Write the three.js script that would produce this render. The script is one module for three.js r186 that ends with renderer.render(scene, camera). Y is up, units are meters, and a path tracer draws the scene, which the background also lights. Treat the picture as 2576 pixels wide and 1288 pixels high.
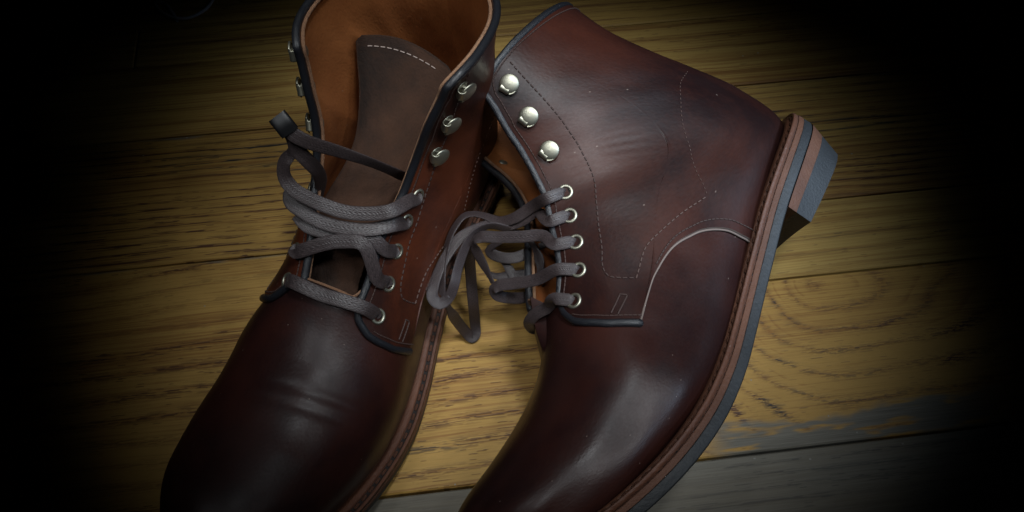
import * as THREE from 'three';
import { mergeGeometries, mergeVertices } from 'three/addons/utils/BufferGeometryUtils.js';

// ---------------------------------------------------------------- camera
const scene = new THREE.Scene();
scene.background = new THREE.Color(0x000000);
const CAM = { tilt: 58.7, dist: 0.5694, focal: 2200 };                 // focal: pixels of a 2576 x 1288 picture
const tilt = THREE.MathUtils.degToRad(CAM.tilt);
const camera = new THREE.PerspectiveCamera(2 * Math.atan(644 / CAM.focal) * 180 / Math.PI, 2, 0.02, 20);
camera.position.set(0, CAM.dist * Math.sin(tilt), CAM.dist * Math.cos(tilt));
camera.lookAt(0, 0, 0);
camera.updateMatrixWorld(true);
const V = (x, y, z) => new THREE.Vector3(x, y, z);
const camF = V(0, -Math.sin(tilt), -Math.cos(tilt)), camU = V(0, Math.cos(tilt), -Math.sin(tilt)), camR = V(1, 0, 0);
const sight = (x, y) => camF.clone().addScaledVector(camR, (x - 1288) / CAM.focal).addScaledVector(camU, (644 - y) / CAM.focal);
function at(x, y, h) {                                            // the point of the place that the photograph shows at x, y, h metres above the floor
  const d = sight(x, y); return camera.position.clone().addScaledVector(d, (h - camera.position.y) / d.y);
}
function onPlane(x, y, p, n, lift = 0) {                          // the same on a plane through p
  const d = sight(x, y); const t = p.clone().addScaledVector(n, lift).sub(camera.position).dot(n) / d.dot(n);
  return camera.position.clone().addScaledVector(d, t);
}
function toPixel(p) {
  const q = p.clone().sub(camera.position), z = q.dot(camF);
  return [1288 + CAM.focal * q.dot(camR) / z, 644 - CAM.focal * q.dot(camU) / z];
}

// ---------------------------------------------------------------- light: window daylight from the right and added fill lamps, cones imitating a vignette
const renderer = new THREE.WebGLRenderer({ antialias: true });
renderer.toneMapping = THREE.LinearToneMapping;
renderer.toneMappingExposure = 1;
renderer.shadowMap.enabled = true;
function spot(name, rgb, intensity, from, to, degrees, penumbra, radius) {
  const l = new THREE.SpotLight(new THREE.Color().setRGB(...rgb), intensity, 0, THREE.MathUtils.degToRad(degrees), penumbra, 2);
  l.name = name; l.position.set(...from); l.target.position.set(...to); l.castShadow = true; l.shadow.radius = radius; l.shadow.mapSize.set(2048, 2048);
  l.shadow.camera.near = .1; l.shadow.camera.far = 5; l.shadow.bias = -.0005;
  scene.add(l, l.target); return l;
}
// a lamp aimed at the boots: compass angle (0 right, 90 towards the viewer), height angle, distance, strength; its cone is narrowed so that every pool has the same width and fades like a vignette
function lamp(name, rgb, az, el, dist, intensity, aim = -.1, pool = .29, across = .004, radius = 4) {
  const a = az * Math.PI / 180, e = el * Math.PI / 180, to = [across, 0, aim];
  const r = pool * (1 - (1 - Math.sin(e)) * Math.cos(a) ** 2);
  spot(name, rgb, intensity, [to[0] + dist * Math.cos(e) * Math.cos(a), dist * Math.sin(e), to[2] + dist * Math.cos(e) * Math.sin(a)], to, Math.atan(r / dist) * 180 / Math.PI, 1, radius);
}
const COOL = [.58, .77, 1], PLAIN = [.92, .97, 1];
for (const [az, el, k, aim] of [[4, 36, 2.0, -.1], [12, 41, 2.2, 0], [26, 46, 2.0, -.03]]) lamp('unseen_lamp', COOL, az, el, 1.25, k, aim, .222, .028, 4);  // spots standing for the unseen window on the right
for (const [az, el, k] of [[22, 60, 1.4], [44, 68, 1.2], [100, 68, .9], [14, 82, 2.5], [-95, 62, .35], [150, 66, .8]]) lamp('unseen_lamp', PLAIN, az, el, 1.35, k, .0, .228, .004, 4);  // fill spots added overhead and around to lighten the floor; no windows there
// ---------------------------------------------------------------- the boot's shape, in millimetres: x heel to toe, y up, z to the wearer's right
// each station: top x, y; bottom x, y; half width; centre shift to the inner side; widest place (0 top, 1 bottom); roundness above and below
const STATIONS = [
  [301, 26, 300, 14, 3, -2.9, 0.6, 2, 2],
  [299, 37, 296, 13, 16.3, -2.9, 0.6, 2, 2.6],
  [293, 48, 288, 11, 27.3, -2.6, 0.6, 2, 3.3],
  [278, 59, 272, 9, 38.1, -2.6, 0.6, 2.05, 3.3],
  [255, 67, 250, 7, 45.1, -2.9, 0.6, 2.1, 3.3],
  [228, 75, 224, 6.5, 48.1, -3.7, 0.6, 2.1, 3.3],
  [203, 86, 196, 7, 48.3, -2.1, 0.6, 2.05, 3.3],
  [185.5, 96.6, 165, 8, 43.3, -2, 0.6, 2.05, 3.3],
  [171, 107.2, 130, 12, 37.8, -1, 0.6, 2.1, 3.3],
  [158.4, 116.8, 90, 20, 35, 0, 0.58, 2.15, 3.2],
  [149.9, 125.4, 46, 27, 35, 0, 0.58, 2.2, 3.4],
  [143, 135.8, 12, 33, 35, 0, 0.6, 2.25, 2.8],
  [136.4, 147.9, 3, 62, 37, 0, 0.6, 2.25, 2.2],
  [131.9, 159, 7, 90, 40, 0, 0.58, 2.25, 2.2],
  [128.3, 170.2, 13, 118, 43.5, 0, 0.55, 2.3, 2.2],
  [124.8, 182.3, 17, 147, 46.5, 0, 0.52, 2.35, 2.2],
  [122.8, 193.6, 15, 178, 49, 0, 0.5, 2.4, 2.2],
];
const TOP = STATIONS.length - 1;
const cr = (a, b, c, d, t) => .5 * (2 * b + (c - a) * t + (2 * a - 5 * b + 4 * c - d) * t * t + (3 * b - a - 3 * c + d) * t * t * t);
function table(rows, s) {                                         // Catmull-Rom through evenly numbered rows
  const n = rows.length - 1; s = Math.min(n, Math.max(0, s)); const i = Math.min(n - 1, Math.floor(s)), t = s - i;
  const r = k => rows[Math.min(n, Math.max(0, k))];
  return rows[0].map((_, k) => cr(r(i - 1)[k], r(i)[k], r(i + 1)[k], r(i + 2)[k], t));
}
function keyed(list, s) {                                         // straight between [s, value] pairs, eased
  if (s <= list[0][0]) return list[0][1];
  for (let i = 1; i < list.length; i++) if (s <= list[i][0]) {
    const t = (s - list[i - 1][0]) / (list[i][0] - list[i - 1][0]); return list[i - 1][1] + (list[i][1] - list[i - 1][1]) * t;
  }
  return list[list.length - 1][1];
}
function smoothKeyed(list, s) {                                   // Catmull-Rom through [s, value] pairs
  const n = list.length - 1; if (s <= list[0][0]) return list[0][1]; if (s >= list[n][0]) return list[n][1];
  let i = 0; while (s > list[i + 1][0]) i++;
  const P = k => list[Math.min(n, Math.max(0, k))], t = (s - P(i)[0]) / (P(i + 1)[0] - P(i)[0]);
  const m = k => { const a = P(k - 1), b = P(k + 1); return (b[1] - a[1]) / (b[0] - a[0] || 1); };
  const h = P(i + 1)[0] - P(i)[0], t2 = t * t, t3 = t2 * t;
  return (2 * t3 - 3 * t2 + 1) * P(i)[1] + (t3 - 2 * t2 + t) * h * m(i) + (3 * t2 - 2 * t3) * P(i + 1)[1] + (t3 - t2) * h * m(i + 1);
}
const pw = (v, e) => Math.sign(v) * Math.pow(Math.abs(v), e);
// B: { lateral: +1 or -1, flare: {1: [[s, mm out, mm forward]...], -1: ...} }
const clamp1 = v => Math.min(1, Math.max(0, v)), mix1 = (a, b, t) => a + (b - a) * t;
const TOE = [36.5];
const spring = x => x > 160 ? TOE[0] * ((x - 160) / 145) ** 2 : 0;   // the toe's rise above the ground
const stretch = x => x > 215 ? 215 + (x - 215) * 1.17 : x, unstretch = x => x > 215 ? 215 + (x - 215) / 1.17 : x;   // long toe
function shape(B, s, phi) {                                       // phi 0 = front ridge, +-pi = sole or back seam
  const [tx, ty, bx, by, w, zc, k, n1, n2] = table(STATIONS, s), c = Math.cos(phi), sn = Math.sin(phi);
  const wide = mix1(1, B.slim, clamp1((s - 10) / 5)), w0 = clamp1(c / 1.1 + .5), w1 = w0 * w0 * (3 - 2 * w0), n = mix1(n2, n1, w1), r = Math.pow(Math.pow(Math.abs(c), n) + Math.pow(Math.abs(sn), n), -1 / n), ax = r * c, la = r * sn;
  const a = k - mix1(1 - k, k, w1) * ax;
  const p = V(tx + (bx - tx) * a, ty + (by - ty) * a, w * wide * la - B.lateral * zc);
  p.x = stretch(p.x); p.y += spring(p.x);
  const side = phi >= 0 ? 1 : -1, fl = B.flare[side];
  if (s > fl[0][0]) {
    const f = Math.abs(phi) / Math.PI, g = Math.pow(Math.max(0, 1 - f / .9), 1.3);
    p.z += side * g * smoothKeyed(fl.map(r => [r[0], r[1]]), s); p.x += g * smoothKeyed(fl.map(r => [r[0], r[2]]), s); p.y += g * smoothKeyed(fl.map(r => [r[0], r[3] || 0]), s);
  }
  return p;
}
function normal(B, s, phi) {
  const e = .02, sg = phi >= 0 ? 1 : -1;
  const a = shape(B, Math.min(TOP, s + e), phi).sub(shape(B, Math.max(0, s - e), phi));
  const b = shape(B, s, sg * Math.max(.0005, Math.abs(phi) + .02)).sub(shape(B, s, sg * Math.max(.0005, Math.abs(phi) - .02)));
  const n = a.cross(b).multiplyScalar(sg).normalize();
  return n.lengthSq() > .5 ? n : V(1, 0, 0);
}
const skin = (B, s, phi, out) => shape(B, s, phi).addScaledVector(normal(B, s, phi), out);
// half gap between the two facings
const GAP = [[5.6, 10.0], [6.6, 10.0], [7.5, 10.4], [9, 12.8], [10, 15.6], [11, 18.7], [12, 21.6], [13, 24.4], [14, 27.4], [15, 30.9], [16, 34.4]];
function edgePhi(B, s, side) {                                          // where the facing's edge lies on ring s
  const [, , , , w, , , n1] = table(STATIONS, s); const la = Math.min(.96, (smoothKeyed(GAP, s) + smoothKeyed(B.open[side], s)) / (w * mix1(1, B.slim, clamp1((s - 10) / 5))));
  return Math.atan(la / Math.pow(1 - Math.pow(la, n1), 1 / n1));
}
function phiIn(B, s, side, mm) {                                  // the ring angle that lies mm behind the facing's edge
  let f = edgePhi(B, s, side), p = shape(B, s, side * f), d = 0;
  while (d < mm && f < 3) { f += .01; const q = shape(B, s, side * f); d += q.distanceTo(p); p = q; }
  return f;
}
const ROW = [7.2, 15.24];
function rowsOf(B, side) {                                        // s of the five eyelets and three hooks
  const pts = []; for (let s = ROW[0]; s <= ROW[1]; s += .05) pts.push([s, shape(B, s, side * phiIn(B, s, side, 11.5))]);
  const len = [0]; for (let i = 1; i < pts.length; i++) len.push(len[i - 1] + pts[i][1].distanceTo(pts[i - 1][1]));
  return [0, .126, .257, .375, .49, .68, .845, 1].map(f => { const L = f * len[len.length - 1]; let i = len.findIndex(v => v >= L); if (i < 0) i = len.length - 1; return pts[i][0]; });
}
// outline of the outsole seen from above: x, outer side, inner side
const PLAN = [[0, 0.0, 0.0], [1.5, 13.4, -13.4], [8, 25.8, -25.8], [22, 34.5, -34.5], [45, 38.1, -37.6], [75, 38.1, -36.1], [110, 38.1, -33.0], [145, 44.3, -35.5], [180, 52.5, -43.3], [208, 57, -49], [232, 57, -50.6], [258, 52.8, -45.4], [280, 43.8, -34.8], [296, 29.8, -21.8], [304, 15.5, -9], [306, 3, 3]];
function outline(B, count = 180) {                                // closed loop of [x, z], outer side heel to toe, then inner side back
  const loop = PLAN.map(r => V(stretch(r[0]), 0, r[1])).concat(PLAN.slice(1, -1).reverse().map(r => V(stretch(r[0]), 0, r[2])));
  const pts = new THREE.CatmullRomCurve3(loop, true, 'centripetal').getSpacedPoints(count).slice(0, count);
  return pts.map(p => [p.x, p.z * B.lateral]);
}
const LIFT = [[-10, 34], [0, 34], [40, 32], [75, 28.2], [110, 21.6], [150, 15.8], [190, 13], [215, 12.5], [240, 13], [265, 14.5], [290, 18], [310, 22]];   // top of the welt above the ground
const lift = x => smoothKeyed(LIFT, unstretch(x)) + spring(x);

const pose = (head, roll, pitch, x, y, z) => {                    // head: turn of the toe from the viewer to the left; roll: tipped over to the left
  const X = V(-Math.sin(head) * Math.cos(pitch), Math.sin(pitch), Math.cos(head) * Math.cos(pitch)), left = V(-Math.cos(head), 0, -Math.sin(head));
  const up = left.clone().cross(X).normalize(); if (up.y < 0) up.negate();
  const Y = up.multiplyScalar(Math.cos(roll)).addScaledVector(left, Math.sin(roll));
  return new THREE.Matrix4().makeBasis(X, Y, X.clone().cross(Y)).setPosition(x, y, z);
};
const LEFT = { lateral: -1, slim: .86, warm: true, hookBack: { 1: 6.5 }, m: pose(.3933, 0, 0, -.0286, 0, -.0878),
  open: { 1: [[6, 0], [10, 0], [16, 0]], [-1]: [[6, 9], [8, 9], [10, 5], [12, 3], [16, 3]] },
  flare: { 1: [[8, 0, 0], [11, 3, 0], [13, 2, 0], [16, 0, 0]], [-1]: [[8, 0, 0], [12, 1, 0], [14, 3, 0], [15.2, 6, 0], [16, 9, 0]] } };
const RIGHT = { lateral: 1, slim: .92, m: pose(.5027, 1.3443, -.0588, .1912, .0652, -.0332),
  open: { 1: [[6, 2], [16, 0]], [-1]: [[6, 7], [8, 6.5], [10, 1], [12, -1.5], [14, 0], [16, 3]] },
  flare: { 1: [[6, 0, 0, 0], [6.6, 0, 0, 6], [8, 0, 0, 10], [10, 0, 0, 9], [12, -2, -3, 10], [14, -4, -6, 11], [16, -5, -8, 9]], [-1]: [[8, 0, 0], [16, 0, 0]] } };
const worldOf = (B, p) => p.clone().multiplyScalar(.001).applyMatrix4(B.m);

// ---------------------------------------------------------------- noise and textures
function rng(seed) { let a = seed >>> 0; return () => { a = (a + 0x6D2B79F5) | 0; let t = Math.imul(a ^ (a >>> 15), 1 | a); t = (t + Math.imul(t ^ (t >>> 7), 61 | t)) ^ t; return ((t ^ (t >>> 14)) >>> 0) / 4294967296; }; }
const hash = (x, y, k) => { let h = Math.imul(x, 374761393) + Math.imul(y, 668265263) + Math.imul(k, 974711); h = Math.imul(h ^ (h >>> 13), 1274126177); return ((h ^ (h >>> 16)) >>> 0) / 4294967296; };
function vnoise(x, y, k = 0, px = 0, py = 0) {                     // value noise, period px, py if given
  const xi = Math.floor(x), yi = Math.floor(y), fx = x - xi, fy = y - yi, u = fx * fx * (3 - 2 * fx), v = fy * fy * (3 - 2 * fy);
  const w = (a, p) => p ? ((a % p) + p) % p : a;
  const a = hash(w(xi, px), w(yi, py), k), b = hash(w(xi + 1, px), w(yi, py), k), c = hash(w(xi, px), w(yi + 1, py), k), d = hash(w(xi + 1, px), w(yi + 1, py), k);
  return a + (b - a) * u + (c - a) * v + (a - b - c + d) * u * v;
}
function fbm(x, y, k, oct, px = 0, py = 0) { let s = 0, a = .5, n = 0; for (let i = 0; i < oct; i++) { s += a * vnoise(x, y, k + i * 17, px, py); n += a; x *= 2; y *= 2; px *= 2; py *= 2; a *= .5; } return s / n; }
const clamp = (v, a = 0, b = 1) => Math.min(b, Math.max(a, v)), mix = (a, b, t) => a + (b - a) * t, step = (a, b, v) => { const t = clamp((v - a) / (b - a)); return t * t * (3 - 2 * t); };
const enc = v => Math.round(255 * clamp(v <= .0031308 ? v * 12.92 : 1.055 * Math.pow(v, 1 / 2.4) - .055));
function texture(w, h, fn, colour, repeat = true) {                // fn(x, y) gives linear rgb (colour) or one value
  const d = new Uint8Array(w * h * 4);
  for (let y = 0; y < h; y++) for (let x = 0; x < w; x++) {
    const v = fn(x, y), o = (y * w + x) * 4;
    if (colour) { d[o] = enc(v[0]); d[o + 1] = enc(v[1]); d[o + 2] = enc(v[2]); } else d[o] = d[o + 1] = d[o + 2] = Math.round(255 * clamp(v));
    d[o + 3] = 255;
  }
  const t = new THREE.DataTexture(d, w, h); t.magFilter = THREE.LinearFilter; t.minFilter = THREE.LinearMipmapLinearFilter; t.generateMipmaps = true;
  if (repeat) t.wrapS = t.wrapT = THREE.RepeatWrapping;
  if (colour) t.colorSpace = THREE.SRGBColorSpace; t.needsUpdate = true; return t;
}
const mix3 = (a, b, t) => [mix(a[0], b[0], t), mix(a[1], b[1], t), mix(a[2], b[2], t)];
// leather: one tile is 120 mm; pulled-up tones, fine pores and hair creases
function leatherColour(dark, light, seed) {
  return texture(512, 512, (x, y) => {
    const u = x / 512, v = y / 512, big = fbm(u * 3, v * 3, seed, 4, 3, 3), mid = fbm(u * 14, v * 14, seed + 9, 3, 14, 14), fine = vnoise(u * 170, v * 170, seed + 5, 170, 170);
    let c = mix3(dark, light, clamp(step(.2, .85, big) * .75 + (mid - .5) * .35 + (fine - .5) * .14));
    const speck = hash(x >> 1, y >> 1, seed + 40); if (speck > .9997) c = mix3(c, [.3, .24, .2], .5);
    return c;
  }, true);
}
function leatherBump(seed, amount) {
  return texture(512, 512, (x, y) => {
    const u = x / 512, v = y / 512;
    const pore = vnoise(u * 200, v * 200, seed, 200, 200) * .5 + vnoise(u * 110, v * 110, seed + 3, 110, 110) * .5;
    const ridge = 1 - Math.abs(2 * fbm(u * 22, v * 9, seed + 7, 3, 22, 9) - 1);
    return .5 + amount * ((pore - .5) * .5 + (fbm(u * 8, v * 8, seed + 11, 2, 8, 8) - .5) * .8 - step(.9, 1, ridge) * .07);
  }, false);
}
const bumpA = leatherBump(3, 1);
const wearA = texture(256, 256, (x, y) => .62 + .5 * (fbm(x / 256 * 6, y / 256 * 6, 401, 4, 6, 6) - .3) + .12 * hash(x, y, 402), false);   // uneven polish
const phys = o => new THREE.MeshPhysicalMaterial(o);
const M = {};
M.leather = phys({ map: leatherColour([.0165, .0062, .006], [.047, .0132, .0086], 21), bumpMap: bumpA, bumpScale: .00009, roughnessMap: wearA, roughness: .52, specularIntensity: .46, clearcoat: .06, clearcoatRoughness: .3 });
M.quarter = phys({ map: leatherColour([.0125, .0052, .0052], [.06, .016, .0088], 77), bumpMap: bumpA, bumpScale: .00011, roughnessMap: wearA, roughness: .56, specularIntensity: .4, clearcoat: .05, clearcoatRoughness: .34 });
M.quarterWarm = M.quarter.clone(); M.quarterWarm.map = leatherColour([.024, .0078, .0056], [.15, .037, .0148], 78);  // same leather made lighter and redder: burnish plus stronger light put into the colour
M.lining = phys({ map: leatherColour([.24, .072, .018], [.42, .15, .042], 55), bumpMap: bumpA, bumpScale: .0003, roughness: .62 });
const suedeBump = texture(256, 256, (x, y) => .5 + .5 * (hash(x, y, 8) - .5) + .5 * (vnoise(x / 4, y / 4, 6, 64, 64) - .5), false);
M.suede = phys({ map: leatherColour([.01, .0045, .0025], [.07, .029, .0135], 91), bumpMap: suedeBump, bumpScale: .0004, roughness: .95, sheen: .08, sheenRoughness: .6, sheenColor: new THREE.Color().setRGB(.12, .07, .045) });
M.piping = phys({ color: new THREE.Color().setRGB(.0105, .0115, .015), bumpMap: bumpA, bumpScale: .0003, roughness: .42, clearcoat: .2, clearcoatRoughness: .35 });
const rawMap = leatherColour([.30, .15, .08], [.50, .29, .17], 33);
M.raw = phys({ map: rawMap, roughness: .9, bumpMap: suedeBump, bumpScale: .0006 });
M.rawPale = phys({ map: leatherColour([.135, .1, .085], [.225, .175, .15], 35), roughness: .85 });
M.thread = phys({ color: new THREE.Color().setRGB(.045, .022, .017), roughness: .7 });
M.threadPale = phys({ color: new THREE.Color().setRGB(.42, .33, .29), roughness: .7 });
M.threadMid = phys({ color: new THREE.Color().setRGB(.085, .048, .038), roughness: .7 });
M.threadDark = phys({ color: new THREE.Color().setRGB(.05, .028, .023), roughness: .7 });
M.welt = phys({ map: leatherColour([.09, .033, .017], [.175, .068, .035], 13), bumpMap: suedeBump, bumpScale: .0003, roughness: .6 });
M.midsole = phys({ map: leatherColour([.09, .034, .017], [.17, .069, .036], 17), bumpMap: suedeBump, bumpScale: .0004, roughness: .7 });
M.channel = phys({ color: new THREE.Color().setRGB(.014, .008, .006), roughness: .8 });
M.rubber = phys({ map: leatherColour([.021, .0225, .0245], [.033, .0345, .0365], 19), bumpMap: suedeBump, bumpScale: .00025, roughness: .62 });
M.metal = phys({ color: new THREE.Color().setRGB(.45, .435, .345), metalness: 1, roughness: .47 });
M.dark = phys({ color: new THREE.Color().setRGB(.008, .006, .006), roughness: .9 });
// braid: eight plaits round the lace, one tile is 6 mm long
const plait = (x, y) => { const c = x / 256 * 22, i = Math.floor(c), f = c - i, g = y / 64 * 3 + (i % 2 ? f : 1 - f) * .9 + hash(i, 0, 3) * .6; const s = Math.abs(2 * (g - Math.floor(g)) - 1), e = 1 - Math.abs(2 * f - 1); return clamp(.25 + .35 * s + .2 * e + .25 * (vnoise(x / 9, y / 9, 12, 28, 7) - .5) + .2 * (hash(x, y, 14) - .5)); };
M.lace = phys({ map: texture(256, 64, (x, y) => { const p = plait(x, y), n = .55 + .8 * hash(x >> 1, y >> 1, 4); return [mix(.011, .082, p) * n, mix(.009, .06, p) * n, mix(.0095, .06, p) * n]; }, true), bumpMap: texture(256, 64, plait, false), bumpScale: .00022, roughness: .42, sheen: .2, sheenRoughness: .5, sheenColor: new THREE.Color().setRGB(.2, .2, .24) });
M.aglet = phys({ color: new THREE.Color().setRGB(.008, .008, .009), roughness: .35 });

// ---------------------------------------------------------------- oak floor: planks laid along one direction, each a piece of its own
const TURN = .119;                                                 // the boards' direction in the floor
const floor = new THREE.Group(); floor.name = 'floor'; floor.rotation.y = TURN; scene.add(floor);
floor.userData = { kind: 'structure', label: 'worn oak plank floor under the boots', category: 'floor' };
function oak(len, wid, o) {                                        // colour and relief of one plank; sizes in mm
  const ppm = o.ppm || 2.4, w = Math.min(2048, Math.round(len * ppm)), h = Math.round(wid * ppm), k = o.seed;
  const height = new Float32Array(w * h);
  const colour = texture(w, h, (px, py) => {
    const x = px / w * len, y = py / h * wid;
    let r;
    const wob = (fbm(x * .006, y * .02, k, 3) - .5) * (o.wobble ?? 10);
    if (o.heart) { const [hx, hy, ax, ay] = o.heart, dx = (x - hx) / (x > hx ? ax * 3 : ax), dy = (y - hy + wob * .8) / ay; r = Math.sqrt(dx * dx + dy * dy) * o.rings + fbm(x * .02, y * .05, k + 4, 2) * .5; }
    else r = (y + wob + (fbm(x * .02, y * .06, k + 2, 2) - .5) * 2.5 + x * (o.slope || 0)) / (o.ring || 7);
    const f = r - Math.floor(r), early = Math.pow(Math.max(0, 1 - Math.abs(f - .35) / .35), o.sharp || 1.3);
    const patch = step(.38, .62, fbm(x * .005 + 3, y * .045, k + 52, 3)), sx = x * (o.heart ? .26 : .075);
    const long = fbm(x * .009, y * 1.9 + wob * .7, k + 88, 4), streak = fbm(sx * (o.dash || 1), y * 2.2 + wob, k + 20, 3), fibre = vnoise(x * .06, y * 4.5, k + 31);
    const pore = step(.47, .6, streak) * (.08 + 1.0 * early) * (.35 + .65 * patch);
    const dash = step(.78, .84, fbm(x * .085, y * 1.5 + wob, k + 44, 2)) * (.35 + .5 * patch);
    const late = step(.84, .96, f) * step(1, .97, f) * (.25 + .75 * step(.4, .6, vnoise(x * .03, y * .3, k + 66)));
    let c = mix3(o.light, o.deep, clamp(early * .55 + late * .5 + (long - .5) * 1.9 + (fibre - .5) * .35 + (fbm(x * .007, y * .06, k + 6, 3) - .45) * 1.5));
    const p = clamp(Math.max(pore * (o.pores ?? .9), dash));
    const grime = step(o.grime ?? .62, (o.grime ?? .62) + .12, fbm(x * .009, y * .035, k + 70, 4));
    c = mix3(c, mix3(o.pore || [.075, .026, .008], [.02, .02, .019], grime * .9), p);
    const worn = (o.wornAt ? o.wornAt(x, y, k) : 0) * step(.35, .6, fbm(x * .05, y * .3, k + 81, 3) + .12);
    c = mix3(c, mix3([.12, .106, .08], [.215, .19, .145], fibre), clamp(worn));
    if (o.grey) { const g = clamp(o.grey * (.75 + .5 * (fbm(x * .015, y * .06, k + 90, 3) - .5))); c = mix3(c, mix3([.125, .115, .09], [.235, .222, .18], clamp(fibre * .6 + streak * .5 - .1)), g); c = mix3(c, [.035, .033, .03], p * .8 * g); }
    const nick = hash(px >> 1, py >> 1, k + 99); if (nick > .99985) c = [.3, .28, .24];
    height[py * w + px] = .75 - p * .55 + (fibre - .5) * .2 - worn * .1;
    return c.map(v => Math.max(.004, v));
  }, true, false);
  const bump = texture(w, h, (px, py) => height[py * w + px], false, false);
  return phys({ map: colour, bumpMap: bump, bumpScale: .0003, roughness: o.rough ?? .62 });
}
function plank(u0, u1, v0, v1, o) {
  const g = .0006, c = .0009, T = .018, a0 = u0 + g, a1 = u1 - g, b0 = v0 + g, b1 = v1 - g, dy = o.drop || 0;
  const pos = [], uv = [], quad = (p, q) => { for (const i of [0, 1, 2, 0, 2, 3]) { pos.push(...p[i]); uv.push(...q[i]); } };
  const t = [[a0 + c, dy, b0 + c], [a1 - c, dy, b0 + c], [a1 - c, dy, b1 - c], [a0 + c, dy, b1 - c]], e = [[a0, dy - c, b0], [a1, dy - c, b0], [a1, dy - c, b1], [a0, dy - c, b1]], d = e.map(p => [p[0], -T, p[2]]);
  const U = p => [(p[0] - u0) / (u1 - u0), (p[2] - v0) / (v1 - v0)];
  quad([t[0], t[3], t[2], t[1]], [t[0], t[3], t[2], t[1]].map(U));
  for (let i = 0; i < 4; i++) { const j = (i + 1) % 4; quad([t[i], t[j], e[j], e[i]], [t[i], t[j], e[j], e[i]].map(U)); quad([e[i], e[j], d[j], d[i]], [e[i], e[j], d[j], d[i]].map(U)); }
  const geo = new THREE.BufferGeometry(); geo.setAttribute('position', new THREE.Float32BufferAttribute(pos, 3)); geo.setAttribute('uv', new THREE.Float32BufferAttribute(uv, 2)); geo.computeVertexNormals();
  const m = new THREE.Mesh(geo, oak((u1 - u0) * 1000, (v1 - v0) * 1000, o)); m.name = 'plank'; m.castShadow = m.receiveShadow = true; floor.add(m); return m;
}
const OAK = { light: [.44, .258, .06], deep: [.25, .113, .022] };
const edgeWear = (d, n) => (x, y, k) => step(d, 0, y + (fbm(x * .03, 3, k + 5, 3) - .5) * d * 2.2) * n;
plank(-.62, .62, -.33, -.239, { ...OAK, seed: 11, ring: 9 });
plank(-.62, -.262, -.239, -.198, { ...OAK, seed: 12, ring: 7 });
plank(-.262, .62, -.239, -.198, { ...OAK, seed: 13, ring: 8, deep: [.19, .09, .024] });
plank(-.62, .62, -.198, -.127, { ...OAK, seed: 14, ring: 13, pores: .45, dash: .5, light: [.45, .272, .066], drop: .0002 });
plank(-.62, .62, -.127, -.020, { ...OAK, seed: 15, ring: 6.2, pores: 1.35, dash: .55, grime: .46, wobble: 9, wornAt: edgeWear(3, .8) });
plank(-.62, .075, -.020, .1475, { ...OAK, seed: 16, ring: 14, dash: 1.6, wobble: 20, slope: .03, grime: .66, light: [.46, .272, .064], deep: [.27, .124, .024], wornAt: edgeWear(2.4, .85), drop: .0002 });
plank(.075, .62, -.020, .037, { ...OAK, seed: 17, ring: 12, pores: .6, dash: .4, light: [.46, .288, .073], deep: [.31, .165, .034], wornAt: edgeWear(1.2, .7) });
plank(.075, .62, .037, .1475, { ...OAK, seed: 18, heart: [112, 8, 44, 50], rings: 3.2, sharp: 2.2, pores: 1.5, pore: [.1, .04, .016], wobble: 5, light: [.45, .25, .054], deep: [.28, .125, .023], grime: .5, wornAt: (x, y, k) => step(86, 93, y + (fbm(x * .03, y * .06, k + 3, 4) - .5) * 26) * step(12, 40, x) * step(235, 160, x), drop: -.0003 });
plank(-.62, .62, .1475, .26, { light: [.2, .15, .09], deep: [.13, .09, .05], seed: 19, ring: 8, grey: .95, pores: .8, rough: .65, coat: 0, drop: -.0009 });
const base = new THREE.Mesh(new THREE.BoxGeometry(1.3, .03, .7), phys({ color: new THREE.Color().setRGB(.28, .18, .09), roughness: .9 }));
base.position.set(0, -.0335, -.035); base.name = 'subfloor'; base.receiveShadow = true; floor.add(base);

// ---------------------------------------------------------------- boots
const mm = p => p.clone().multiplyScalar(.001);
function grid(nu, nv, fn, closeU = false) {                        // fn(i, j) gives { p: mm point, uv }
  const pos = [], uv = [], idx = [];
  for (let j = 0; j <= nv; j++) for (let i = 0; i <= nu; i++) { const r = fn(i / nu, j / nv, i, j); pos.push(r.p.x * .001, r.p.y * .001, r.p.z * .001); uv.push(r.u, r.v); }
  for (let j = 0; j < nv; j++) for (let i = 0; i < nu; i++) { const a = j * (nu + 1) + i, b = a + 1, c = a + nu + 1, d = c + 1; idx.push(a, c, b, b, c, d); }
  const g = new THREE.BufferGeometry(); g.setAttribute('position', new THREE.Float32BufferAttribute(pos, 3)); g.setAttribute('uv', new THREE.Float32BufferAttribute(uv, 2)); g.setIndex(idx); g.computeVertexNormals(); return g;
}
function part(name, geo, mat, parent, label) { const m = new THREE.Mesh(geo, mat); m.name = name; m.castShadow = m.receiveShadow = true; parent.add(m); if (label) m.userData.label = label; return m; }
function tube(pts, r, seg = 8, closed = false) {                   // pts in mm
  const c = new THREE.CatmullRomCurve3(pts.map(mm), closed, 'centripetal');
  return new THREE.TubeGeometry(c, pts.length * 2, r * .001, seg, closed);
}
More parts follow.
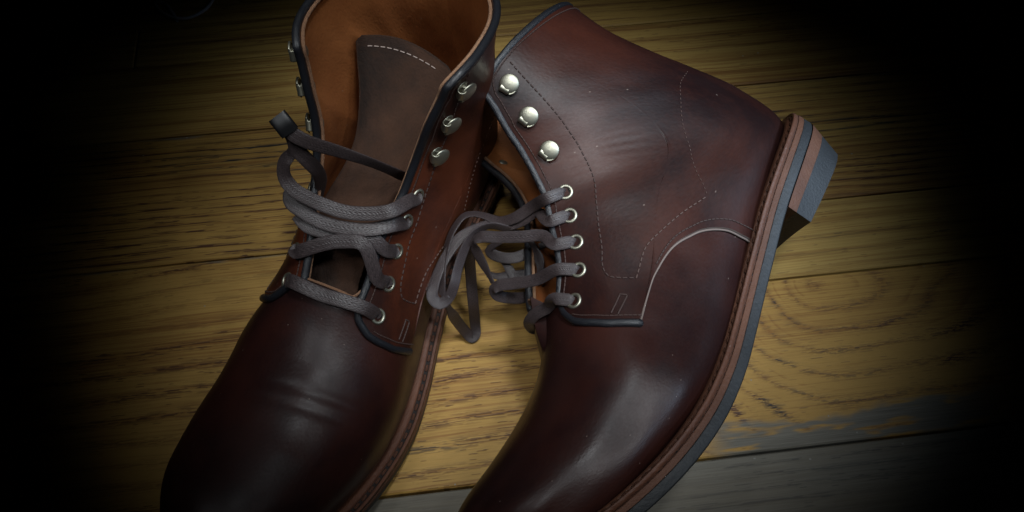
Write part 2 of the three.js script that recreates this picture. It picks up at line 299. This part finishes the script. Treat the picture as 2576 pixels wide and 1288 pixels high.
function stitches(pts, out, gap = 2.8, len = 1.5, r = .42) {       // short threads along pts (mm points), each standing proud of the leather
  const c = new THREE.CatmullRomCurve3(pts.map(p => p.clone()), false, 'centripetal'), L = c.getLength(), n = Math.floor(L / gap), all = [];
  const sp = c.getSpacedPoints(n * 2), g0 = new THREE.CapsuleGeometry(r, len, 2, 5);
  for (let i = 0; i < n; i++) {
    const a = sp[i * 2], b = sp[i * 2 + 1], d = b.clone().sub(a).normalize();
    const g = g0.clone(); g.applyQuaternion(new THREE.Quaternion().setFromUnitVectors(V(0, 1, 0), d)); g.translate((a.x + b.x) / 2, (a.y + b.y) / 2, (a.z + b.z) / 2); g.scale(.001, .001, .001); all.push(g);
  }
  return mergeGeometries(all);
}
const TAB = [[0, 7.35], [.25, 7.35], [.4, 7.2], [.5, 6.92], [.62, 6.66], [.75, 6.62], [1.0, 6.68], [1.28, 6.87]];   // ring angle -> lower edge of the quarter: the tab, then the curve back to the welt
const SWEEP = [[1.28, 6.87], [1.3, 7.45], [1.34, 8.0], [1.48, 8.62], [1.69, 8.92], [1.84, 9.0], [2.05, 9.0], [2.26, 8.92], [2.6, 8.88], [3.2, 8.88]];
const footS = (B, side, f) => { const e = edgePhi(B, 6.9, side); return f > 1.28 ? smoothKeyed(SWEEP, f) : keyed(TAB, f < .5 ? .25 + (f - e) * (.25 / Math.max(.05, .5 - e)) : f); };
const COLLAR = [[0, 15.55], [.1, 15.82], [.25, 15.95], [.5, 16], [1.2, 15.9], [3, 15.75]];
function crease(B, s, f) {                                         // hide that has been walked in: low waves and folds, mm
  const a = Math.abs(f); let d = .16 * Math.sin(1.3 * s + 2.9 * f + 1) + .12 * Math.sin(4.7 * f - 1.9 * s) + .07 * Math.sin(3.7 * s + 6.1 * f + 2) + .05 * Math.sin(9.3 * f - 5.2 * s + .6);
  if (B.folds) for (const [s0, f0, ls, lf, k, depth, n] of B.folds) { const t = (s - s0 - k * (f - f0)) / ls, q = (f - f0) / lf; const e = Math.exp(-t * t - q * q); d -= depth * e * (.6 + .4 * Math.cos(t * n)); }
  return d;
}
function makeBoot(name, B) {
  const boot = new THREE.Group(); boot.name = name; boot.applyMatrix4(B.m); scene.add(boot);
  const toLocal = new THREE.Matrix4().copy(B.m).invert();
  B.local = p => p.clone().applyMatrix4(toLocal).multiplyScalar(1000);        // world metres -> boot millimetres
  // vamp
  const vampEnd = f => mix(7.42, 9.9, step(.42, .8, Math.abs(f)));
  part('vamp', grid(150, 190, (i, j) => {
    const f = -Math.PI + 2 * Math.PI * i, t = .02 + .98 * Math.pow(j, .8), s = t < .8 ? t / .8 * 7 : mix(7, vampEnd(f), (t - .8) / .2);
    return { p: skin(B, s, f === 0 ? .0001 : f, crease(B, s, f) * step(.4, 2, s)), u: f * .36, v: s * .19 };
  }), M.leather, boot);
  part('toe_tip', grid(40, 3, (i, j) => { const f = -Math.PI + 2 * Math.PI * i; const c = shape(B, .16, 0).lerp(shape(B, .16, 3.14), .5).add(V(.6, 0, 0)); return { p: shape(B, .17, f).lerp(c, 1 - j * .999), u: f * .1, v: j * .1 }; }), M.leather, boot);
  const seam = []; for (let f = -.5; f <= .5; f += .1) seam.push(skin(B, vampEnd(f) - .01, f, .3));
  part('vamp_edge', tube(seam, .7, 6), M.raw, boot);
  // quarters with lining, piping, seams
  const columns = []; for (let i = 0; i <= 46; i++) columns.push(.30 * Math.pow(i / 46, 1.1)); for (let i = 1; i <= 40; i++) columns.push(.30 + .14 * i / 40); for (let i = 1; i <= 54; i++) columns.push(.44 + .56 * i / 54);
  const liningGeos = [];
  for (const side of [1, -1]) {
    const phiAt = (u, s) => { const e = edgePhi(B, s, side); return e + (Math.PI - e) * u; };
    const foot = u => { let s = 7.5; for (let k = 0; k < 14; k++) s = mix(s, footS(B, side, phiAt(u, s)), .7); return s; };
    const collar = u => { const e = edgePhi(B, 15.8, side); return keyed(COLLAR, u * (Math.PI - e)); };
    const feet = columns.map(foot), tops = columns.map(collar);
    const sheet = (out, wrinkle) => grid(wrinkle ? columns.length - 1 : (columns.length - 1) >> 1, wrinkle ? 110 : 60, (_, j, k) => {
      const i = wrinkle ? k : k * 2, u = columns[i], s = mix(feet[i], tops[i], j), f = side * phiAt(u, s);
      return { p: skin(B, s, f, out + (wrinkle ? crease(B, s, f) : -2.4 * Math.pow(1 - Math.abs(2 * fbm(f * 2.2 + s * .25 + 7, s * .32 + 3, 83, 2) - 1), 3) * step(0, .12, u) * step(1, .82, u) * step(1, .9, j))), u: f * .36, v: s * .11 };
    });
    const q = part('quarter', sheet(2.1, true), B.warm ? M.quarterWarm : M.quarter, boot);
    liningGeos.push(sheet(-.9, false));
    // lower edge: cut leather between the quarter and the vamp
    part('cut_edge', grid(columns.length - 1, 3, (_, j, i) => { const u = columns[i], s = feet[i], f = side * phiAt(u, s); return { p: skin(B, s - .012 * Math.sin(j * Math.PI), f, mix(2.1 + crease(B, s, f), -.4, j)), u: f * .6, v: j * .1 }; }), M.rawPale, q);
    const rim = []; for (const f of [1.281, 1.284, 1.288, 1.293]) rim.push(skin(B, footS(B, side, f) - .03, side * f, 1.0)); for (let f = 1.3; f < 2.7; f += .04) rim.push(skin(B, footS(B, side, f) - .03, side * f, 1.0)); part('edge_bead', tube(rim, .6, 6), M.rawPale, q);
    // piping: tab corner, up the facing, round the collar to the back seam
    const path = [], inner = [];
    const tabF = 1.275, stations = [];
    for (let f = tabF; f > edgePhi(B, 6.9, side) + .01; f -= .07) stations.push([footS(B, side, f), f]);
    for (let s = 7.3; s < 15.5; s += .3) stations.push([s, edgePhi(B, s, side)]);
    for (let u = 0; u <= 1.0001; u += .03) stations.push([collar(u), phiAt(u, collar(u))]);
    for (const [s, f] of stations) { path.push(skin(B, s, side * f, 1.0)); if (s > 7.2) inner.push(skin(B, s - (s > 15.5 ? .07 : 0), side * (f + (s > 15.5 ? 0 : .012)), -1.9)); }
    const knob = new THREE.SphereGeometry(.0021, 10, 8); knob.translate(path[0].x * .001, path[0].y * .001, path[0].z * .001);
    part('piping', mergeGeometries([tube(path, 2.1, 10), knob]), M.piping, q);
    part('lining_edge', tube(inner.filter((_, i) => i % 2 === 0), .95, 6), M.raw, q);
    // stitching
    const along = (list, out = 2.3) => list.map(([s, f]) => skin(B, s, side * f, out + crease(B, s, side * f)));
    const dense = list => list.length < 3 ? [0, .25, .5, .75, 1].map(t => [mix(list[0][0], list[1][0], t), mix(list[0][1], list[1][1], t)]) : new THREE.CatmullRomCurve3(list.map(r => V(r[0], r[1] * 8, 0)), false, 'centripetal').getSpacedPoints(list.length * 6).map(p => [p.x, p.y / 8]);
    const row = []; for (let f = tabF; f > edgePhi(B, 7.0, side) + .16; f -= .06) row.push([footS(B, side, f) + .16, f]);
    const fc = []; for (let s = 7.3; s < 15.5; s += .25) fc.push([s, phiIn(B, s, side, 4)]);
    for (let u = .05; u < 1; u += .04) fc.push([collar(u) - .2, phiAt(u, collar(u))]);
    part('edge_stitching', mergeGeometries([stitches(along(row), 0, 2.2, 1.4), stitches(along(fc), 0, 2.2, 1.4)]), M.thread, q);
    const band = [[15.6, 1.22], [14.7, 1.15], [13.55, 1.06], [12.35, .97], [11.1, .91], [9.65, .91], [8.7, .94], [8.15, .94], [7.92, .98], [7.87, 1.08], [7.9, 1.21]];
    const rear = [[7.9, 1.21], [8.55, 1.27], [8.95, 1.39], [9.3, 1.54], [9.58, 1.75]];
    const heel = [[12.9, 2.2], [12.55, 1.87], [12.05, 1.66], [11.45, 1.51], [11.1, 1.48], [10.65, 1.5], [10.35, 1.55], [10.05, 1.62], [9.8, 1.69], [9.58, 1.75]];
    part('band_stitching', stitches(along(dense(band)), 0, 3.2, 1.6, .42), M.threadDark, q);
    part('counter_stitching', mergeGeometries([stitches(along(dense(rear)), 0, 3.2, 1.6, .42), stitches(along(dense(heel)), 0, 2.6, .9, .22)]), M.threadMid, q);
    const curve = []; for (let f = 1.36; f < 2.6; f += .04) curve.push([footS(B, side, f) + .14, f]);
    part('curve_stitching', stitches(along(curve), 0, 2.4, 1.5), M.threadDark, q);
    part('bar_tack', mergeGeometries([stitches(along(dense([[6.95, 1.03], [7.45, 1.09]])), 0, 1.6, 1), stitches(along(dense([[6.95, 1.09], [7.45, 1.15]])), 0, 1.6, 1), stitches(along(dense([[7.45, 1.09], [7.45, 1.15]])), 0, 1.2, .8)]), M.threadDark, q);
    // eyelets and hooks
    B.holes = B.holes || {}; B.holes[side] = [];
    rowsOf(B, side).forEach((s, i) => {
      const f = side * phiIn(B, s, side, i < 5 ? 10.5 : B.hookBack?.[side] ?? 11.5), n = normal(B, s, f), p = skin(B, s, f, 2.25 + crease(B, s, f)), e = shape(B, s, side * edgePhi(B, s, side)).sub(p);
      e.addScaledVector(n, -e.dot(n)).normalize(); const t = e.clone().cross(n);
      const frame = new THREE.Matrix4().makeBasis(t, e, n).setPosition(mm(p)); B.holes[side].push({ p, n, e, t });
      if (i < 5) {
        const ring = new THREE.TorusGeometry(.0034, .00095, 10, 28); ring.scale(1, 1, .8); ring.applyMatrix4(frame);
        const o = part('eyelet', ring, M.metal, boot);
        const hole_shade = new THREE.CircleGeometry(.003, 20); hole_shade.translate(0, 0, -.0002); hole_shade.applyMatrix4(frame); part('hole_shade', hole_shade, M.dark, o);  // near-black disc painted as the shade inside the eyelet; no hole is cut
      } else {
        const curl = new THREE.LatheGeometry([[1.75, -2.6], [2.15, -2.75], [2.3, -2.2], [2.15, 0], [2.3, 2.2], [2.15, 2.75], [1.75, 2.6], [1.7, 0], [1.75, -2.6]].map(a => new THREE.Vector2(a[0] * .001, a[1] * .001)), 22);
        curl.rotateZ(Math.PI / 2); curl.rotateY(.25); curl.translate(0, .0021, -.0026);
        const foot = new THREE.CylinderGeometry(.0022, .0024, .0034, 16); foot.translate(0, .002, .0008);
        const plate = new THREE.LatheGeometry([[0, -.1], [4.1, -.1], [4.2, .25], [3.6, .6], [2.4, .75], [0, .75]].map(a => new THREE.Vector2(a[0] * .001, a[1] * .001)), 24);
        const lip = new THREE.TorusGeometry(.0049, .00055, 8, 22, Math.PI * 1.1); lip.rotateX(Math.PI / 2); lip.rotateY(-.4); lip.translate(0, .0034, 0);
        const stem = mergeGeometries([plate.toNonIndexed(), foot.toNonIndexed(), curl.toNonIndexed(), lip.toNonIndexed()]); stem.rotateX(Math.PI / 2); stem.applyMatrix4(frame);
        const hook = part('lace_hook', stem, M.metal, boot);
        const cap = new THREE.LatheGeometry([[0, 3.0], [4.2, 3.1], [5.1, 3.4], [5.25, 3.75], [4.9, 4.2], [3.6, 4.75], [1.9, 5.1], [0, 5.2]].map(a => new THREE.Vector2(a[0] * .001, a[1] * .001)), 28);
        cap.rotateX(Math.PI / 2); cap.rotateX(-.16); cap.translate(0, -.0014, 0); cap.applyMatrix4(frame); part('dome', cap, M.metal, hook);
        const rivet = new THREE.SphereGeometry(.0028, 14, 8); rivet.scale(1, 1, .3); rivet.translate(0, 0, -.0036); rivet.applyMatrix4(frame); part('rivet', rivet, M.metal, hook);
      }
    });
  }
  part('lining', mergeGeometries(liningGeos), M.lining, boot);
  makeSole(B, boot);
  return boot;
}
function sweep(loop, profile, y0) {                                // profile [[out, up]...] carried round the outline
  const n = loop.length, nr = [];
  for (let i = 0; i < n; i++) { const a = loop[(i + n - 1) % n], b = loop[(i + 1) % n]; let dx = b[0] - a[0], dz = b[1] - a[1]; const l = Math.hypot(dx, dz); nr.push([dz / l, -dx / l]); }
  let area = 0; for (let i = 0; i < n; i++) { const a = loop[i], b = loop[(i + 1) % n]; area += a[0] * b[1] - b[0] * a[1]; }
  const sg = area > 0 ? 1 : -1;
  return grid(n, profile.length - 1, (_, __, i, j) => { const k = i % n, [o, u] = profile[j], x = loop[k][0] + sg * nr[k][0] * o, z = loop[k][1] + sg * nr[k][1] * o; return { p: V(x, y0(x, loop[k][0]) + u, z), u: i * .03, v: j * .04 }; });
}
function flat(loop, y, up) {                                       // a cap over a loop
  const tri = THREE.ShapeUtils.triangulateShape(loop.map(p => new THREE.Vector2(p[0], p[1])), []), pos = [], uv = [];
  for (const t of tri) for (const k of t) { pos.push(loop[k][0] * .001, y(loop[k][0]) * .001, loop[k][1] * .001); uv.push(loop[k][0] * .01, loop[k][1] * .01); }
  const g = new THREE.BufferGeometry(); g.setAttribute('position', new THREE.Float32BufferAttribute(pos, 3)); g.setAttribute('uv', new THREE.Float32BufferAttribute(uv, 2)); g.computeVertexNormals(); return g;
}
function makeSole(B, boot) {
  const loop = outline(B, 200), w = x => lift(x);
  const welt = part('welt', sweep(loop, [[-17, -.6], [-10, .6], [-8.6, 1.3], [-6.6, 1.5], [-4.9, 1.1], [-4.4, .3], [-4.3, -.9], [-2.0, -.9], [-1.9, .05], [-1.5, .3], [-.4, .25], [0, -.2], [.05, -2.9], [-8, -2.9]], w), M.welt, boot);
  part('stitch_channel', sweep(loop, [[-4.35, -.5], [-3.15, -.62], [-1.95, -.5]], w), M.channel, welt);
  const nl = []; const n = loop.length;
  const inset = d => { const area = loop.reduce((a, p, i) => a + p[0] * loop[(i + 1) % n][1] - loop[(i + 1) % n][0] * p[1], 0), sg = area > 0 ? 1 : -1; return loop.map((p, i) => { const a = loop[(i + n - 1) % n], b = loop[(i + 1) % n], l = Math.hypot(b[0] - a[0], b[1] - a[1]); return [p[0] + sg * (b[1] - a[1]) / l * d, p[1] - sg * (b[0] - a[0]) / l * d]; }); };
  const mid = inset(-3.15).map(([x, z]) => V(x, lift(x) - .1, z)); mid.push(mid[0]);
  part('welt_stitching', stitches(mid, 0, 6.2, 2.8, .85), M.welt, welt);
  part('midsole', sweep(loop, [[-6, -2.92], [.15, -2.92], [.35, -3.4], [.35, -6.1], [.1, -6.5], [-6, -6.5]], w), M.midsole, boot);
  const outsole = part('outsole', sweep(loop, [[-6, -6.52], [-.1, -6.52], [.1, -6.9], [0, -11.4], [-.9, -12.4], [-6, -12.45]], w), M.rubber, boot);
  part('tread', flat(inset(-5.5), x => lift(x) - 12.44), M.rubber, outsole);
  // heel block: stacked lift and rubber top piece
  const back = loop.filter(p => p[0] < 74), sorted = [];
  let start = loop.findIndex((p, i) => p[0] >= 74 && loop[(i + 1) % n][0] < 74); for (let k = 1; k <= n; k++) { const p = loop[(start + k) % n]; if (p[0] < 74) sorted.push(p); else if (sorted.length) break; }
  const a = sorted[0], b = sorted[sorted.length - 1], ring = [...sorted]; for (let k = 1; k < 10; k++) { const t = k / 10; ring.push([mix(b[0], a[0], t) - 3.5 * Math.sin(t * Math.PI), mix(b[1], a[1], t)]); }
  const cx = 38, level = t => ring.map(([x, z]) => [cx + (x - cx) * (1 - .14 * t) + 2 * t, z * (1 - .17 * t)]);
  const yAt = (x, t) => mix(lift(x) - 12.5, 0, t);
  const wall = (t0, t1) => grid(ring.length, 4, (_, j, i) => { const t = mix(t0, t1, j), q = level(t)[i % ring.length]; return { p: V(q[0], yAt(ring[i % ring.length][0], t), q[1]), u: i * .05, v: t * .3 }; });
  const heel = part('heel', wall(0, .36).toNonIndexed(), M.midsole, boot, 'stacked leather heel with a dark rubber top piece');
  heel.geometry.computeVertexNormals();
  part('top_piece', mergeGeometries([wall(.363, 1).toNonIndexed(), flat(level(1), () => 0)]), M.rubber, heel);
}

// ---------------------------------------------------------------- laces: flat braid; each bend [point in metres, twist in degrees of the flat side away from the viewer]
function braid(B, list, width = 7.6, thick = 1.15, ends = true) {
  const c = new THREE.CatmullRomCurve3(list.map(r => r[0]), false, 'centripetal'), L = c.getLength(), n = Math.max(12, Math.round(L / .0016)), m = 14, pos = [], uv = [], idx = [];
  const tw = list.map((r, i) => [i, r[1] || 0]);
  for (let i = 0; i <= n; i++) {
    const t = i / n, p = c.getPoint(t), T = c.getTangent(t).normalize(), view = camera.position.clone().sub(p).normalize();
    let N = view.addScaledVector(T, -view.dot(T)).normalize(); N.applyAxisAngle(T, smoothKeyed(tw, t * (list.length - 1)) * Math.PI / 180);
    const W = T.clone().cross(N).normalize(), taper = !ends ? 1 : .56 + .44 * step(.004, .015, Math.min(t, 1 - t) * L);
    for (let k = 0; k <= m; k++) {
      const a = 2 * Math.PI * k / m, cx = pw(Math.cos(a), .8) * width / 2, cy = pw(Math.sin(a), .8) * thick / 2 * (1 - .22 * Math.pow(1 - Math.abs(Math.cos(a)), 2));
      const q = B.local(p.clone().addScaledVector(W, cx * .001 * taper).addScaledVector(N, cy * .001)).multiplyScalar(.001);
      pos.push(q.x, q.y, q.z); uv.push(k / m, t * L / .0045);
    }
  }
  for (let i = 0; i < n; i++) for (let k = 0; k < m; k++) { const a = i * (m + 1) + k, b = a + 1, d = a + m + 1, e = d + 1; idx.push(a, b, d, b, e, d); }
  const g = new THREE.BufferGeometry(); g.setAttribute('position', new THREE.Float32BufferAttribute(pos, 3)); g.setAttribute('uv', new THREE.Float32BufferAttribute(uv, 2)); g.setIndex(idx); g.computeVertexNormals(); return g;
}
const out = (B, side, i, d, along = 0) => { const h = B.holes[side][i]; return h.p.clone().addScaledVector(h.n, d).addScaledVector(h.e, along).multiplyScalar(.001).applyMatrix4(B.m); };
// a lace that comes out of an eyelet: from inside the hole, up and over towards the throat
const leave = (B, side, i) => [[out(B, side, i, -5, .4), 0], [out(B, side, i, .3, .9), 0], [out(B, side, i, 1.7, 3.6), 0], [out(B, side, i, 3.0, 10.5), 0]];

function laceLeft(boot) {
  const B = LEFT, h = y => y > 480 ? .094 + (788 - y) * .000106 : .127 + (480 - y) * .00019;
  const P = (x, y, up = 3, tw = 0) => [at(x, y, h(y) + up * .001), tw];
  const R = i => leave(B, -1, i), Lh = i => leave(B, 1, i), rev = a => a.slice().reverse();
  const strands = [
    [P(716, 318, 14, 0), P(735, 336, 14, 10), P(771, 356, 13, 20), P(851, 381, 8, 35), P(931, 408, 4, 50), P(985, 430, -3, 50), P(1015, 444, -14, 40), P(1050, 460, -26, 30)],
    [P(722, 334, 12, 0), P(743, 372, 11, 10), P(775, 405, 9, 0), P(800, 433, 4, -15), P(808, 468, -4, -30), P(803, 505, -12, -40)],
    [P(742, 350, 9, 0), P(733, 384, 9, 10), P(715, 410, 9, 30), P(716, 445, 9, 20), P(736, 474, 10, 0), P(771, 496, 9), P(812, 515, 7), P(873, 534, 6), P(942, 537, 6), P(985, 530, 6), ...rev(R(4))],
    [P(735, 462, 3, 30), P(724, 488, 4, 20), P(735, 513, 5, 10), P(760, 531, 5), P(803, 556, 4), P(866, 574, 4), P(932, 577, 4, -20), ...rev(R(3))],
    [P(742, 545, 1), P(760, 564, 2), P(800, 578, 2), P(858, 587, 2), P(925, 592, 3), ...rev(R(2))],
    [...Lh(1), P(815, 613, 4), P(858, 607, 5), P(914, 615, 6), ...rev(R(1))],
    [...Lh(0), P(812, 742, 4), P(858, 755, 5), ...rev(R(0))],
  ];
  const lace = part('shoelace', mergeGeometries(strands.map(s => braid(B, s, 7.2))), M.lace, boot, 'brown flat waxed lace crossing the throat, one tipped end lying on the facing');
  part('aglet', braid(B, [P(730, 334, 14.6, 0), P(716, 316, 14.4, 0), P(696, 291, 13, 0)], 9.2, 2.6, false), M.aglet, lace, 'short black lace tip');
}
function laceRight(boot) {
  const B = RIGHT, P = (x, y, mmUp, tw = 0) => [at(x, y, mmUp * (mmUp > 40 ? .86 : 1) * .001), tw];
  const U = i => leave(B, -1, i);
  const strands = [
    [...U(4), P(1337, 521, 112, 5), P(1295, 548, 102, 15), P(1258, 556, 94, 30), P(1220, 543, 90, 55), P(1192, 538, 88, 62), P(1168, 543, 87, 60), P(1146, 568, 86, 60), P(1129, 604, 84, 62), P(1119, 650, 80, 66), P(1113, 700, 76, 62), P(1113, 735, 72, 40), P(1126, 752, 69, 20)],
    [...U(3), P(1351, 535, 110, 30), P(1312, 556, 101, 20), P(1280, 566, 95, 30), P(1240, 562, 92, 40), P(1200, 575, 90, 30), P(1160, 596, 87, 20), P(1132, 630, 83, 25), P(1108, 672, 79, 30), P(1092, 715, 74, 25), P(1088, 748, 70, 0), P(1105, 764, 67, 0), P(1128, 750, 69, 20), P(1143, 716, 76, 30), P(1150, 684, 80, 35), P(1162, 644, 86, 38), P(1178, 608, 92, 45), P(1200, 581, 96, 60), P(1232, 568, 98, 60), P(1275, 575, 96, 45), P(1310, 588, 88, 30)],
    [...U(2), P(1365, 593, 114, 0), P(1309, 596, 108, 0), P(1254, 597, 102, 0), P(1212, 596, 98, 10), P(1193, 605, 93, 60), P(1197, 628, 86, 35), P(1212, 658, 78, 40), P(1228, 688, 72, 50), P(1240, 712, 68, 50)],
    [...U(1), P(1351, 703, 104, 0), P(1295, 713, 95, 0), P(1254, 719, 89, 10), P(1241, 728, 85, 50), P(1252, 743, 80, 15), P(1295, 750, 74, 10), P(1340, 745, 68, 0), P(1375, 738, 64, 0)],
    [...U(0), P(1379, 772, 101, 0), P(1345, 792, 92, 10), P(1331, 812, 84, 20), P(1338, 832, 72, 40), P(1365, 836, 62, 40)],
    [P(1270, 600, 84, 20), P(1230, 630, 76, 20), P(1256, 646, 74, 10), P(1296, 648, 73, 0), P(1335, 632, 74, 0), P(1375, 610, 76)],
    [P(1255, 645, 70, 0), P(1275, 668, 66, 0), P(1296, 700, 62, 0), P(1320, 716, 60, 0)],
    [P(1225, 690, 60, 0), P(1262, 696, 61, 0), P(1300, 694, 63, 0), P(1350, 688, 66, 0), P(1385, 690, 66)],
    [P(1330, 600, 92, 40), P(1345, 622, 90, 45), P(1356, 650, 87, 30), P(1359, 680, 83, 20), P(1350, 712, 76)],
    [P(1190, 612, 84, 10), P(1182, 645, 68, 0), P(1185, 700, 46, 0), P(1190, 760, 25, 0), P(1195, 815, 8, 5), P(1196, 842, 3, 20), P(1187, 850, 3.2, 10), P(1174, 838, 7, 0), P(1155, 815, 18, 0), P(1138, 790, 34, 0), P(1124, 766, 52, 0)],
  ];
  part('shoelace', mergeGeometries(strands.map(s => braid(B, s, 6.5))), M.lace, boot, 'brown flat waxed lace hanging in loose loops from the eyelets');
}

// ---------------------------------------------------------------- the pair
LEFT.folds = [[5.12, -.45, .11, .6, -.22, .6, 1], [4.84, -.4, .1, .55, -.2, .45, 1], [4.3, -.1, .3, .7, -.1, .5, 1]];
RIGHT.folds = [[11.7, -1.14, .45, .13, 1.2, .35, 11], [11.6, -.86, .35, .1, .8, .35, 9]];
const bootA = makeBoot('boot', LEFT);
bootA.userData = { label: 'upright dark brown leather boot with its shaft open showing the tan lining and suede tongue', category: 'boot', group: 'pair of lace-up leather boots' };
laceLeft(bootA);
{ // tongue: suede flap rising from the throat and leaning back into the shaft
  const rows = [[828, 775, 77, 13], [838, 712, 84, 13], [850, 640, 92, 15], [872, 570, 98, 17], [905, 500, 105, 19], [950, 430, 113, 19], [988, 340, 122, 20], [1003, 250, 132, 22], [1012, 160, 143, 25], [1018, 105, 150, 26]];
  const pts = rows.map(r => LEFT.local(at(r[0], r[1], r[2] * .001))), wid = rows.map((r, i) => [i, r[3]]);
  const curve = new THREE.CatmullRomCurve3(pts), acrossL = LEFT.local(at(1100, 300, .13)).sub(LEFT.local(at(1000, 292, .13))).normalize();
  const surf = (i, j, off) => { const x = i * 2 - 1, w = smoothKeyed(wid, j * (rows.length - 1)), p = curve.getPoint(j), T = curve.getTangent(j), N = T.clone().cross(acrossL).normalize(); if (N.x < 0) N.negate();
    const top = j > .8 ? step(.8, 1, j) * (6.5 * x * x) : 0;
    return p.addScaledVector(acrossL, x * w).addScaledVector(N, -3.2 * x * x + off + 1.2 * (fbm(i * 4, j * 9, 71, 2) - .5)).addScaledVector(T, -top - 7 * x * step(.55, 1, j)); };
  const t = part('tongue', grid(40, 80, (i, j) => ({ p: surf(i, j, 0), u: i * .4, v: j * 1.2 })), M.suede, bootA, 'dark brown suede tongue with a pale stitched top');
  part('tongue_back', grid(30, 60, (i, j) => ({ p: surf(i, j, -1.8), u: i * .4, v: j * 1.2 })), M.suede, t);
  const rim = []; for (let j = .3; j <= 1; j += .07) rim.push(surf(0, Math.min(1, j), -.9)); for (let i = 0; i <= 1.001; i += .1) rim.push(surf(Math.min(1, i), 1, -.9)); for (let j = .97; j > .3; j -= .07) rim.push(surf(1, j, -.9));
  part('tongue_edge', tube(rim, 1.0, 6), M.suede, t);
  const line = []; for (let i = .12; i < .9; i += .05) line.push(surf(i, .945, .25)); part('tongue_stitching', stitches(line, 0, 3.6, 2.1, .32), M.threadPale, t);
}
const bootB = makeBoot('boot_001', RIGHT);
bootB.userData = { label: 'dark brown leather boot tipped on its side, showing its welt, sole edge and stacked heel', category: 'boot', group: 'pair of lace-up leather boots' };
laceRight(bootB);
// thin cord lying on the floor behind
{
  const p = [[700, -60], [660, 20], [628, 44], [590, 58], [560, 57], [525, 46], [495, 20], [492, 5], [520, 10], [545, 40], [562, 66]].map(([x, y]) => at(x * .795, y * .795, .0016 + (y < 8 ? .001 : 0)));
  const g = new THREE.TubeGeometry(new THREE.CatmullRomCurve3(p), 90, .0013, 8); const c = new THREE.Mesh(g, phys({ color: new THREE.Color().setRGB(.5, .5, .55), roughness: .6 })); c.name = 'cord'; c.castShadow = c.receiveShadow = true; scene.add(c);
  c.userData = { label: 'thin pale cord curling in a loop on the floor boards', category: 'cord' };
}
renderer.render(scene, camera);
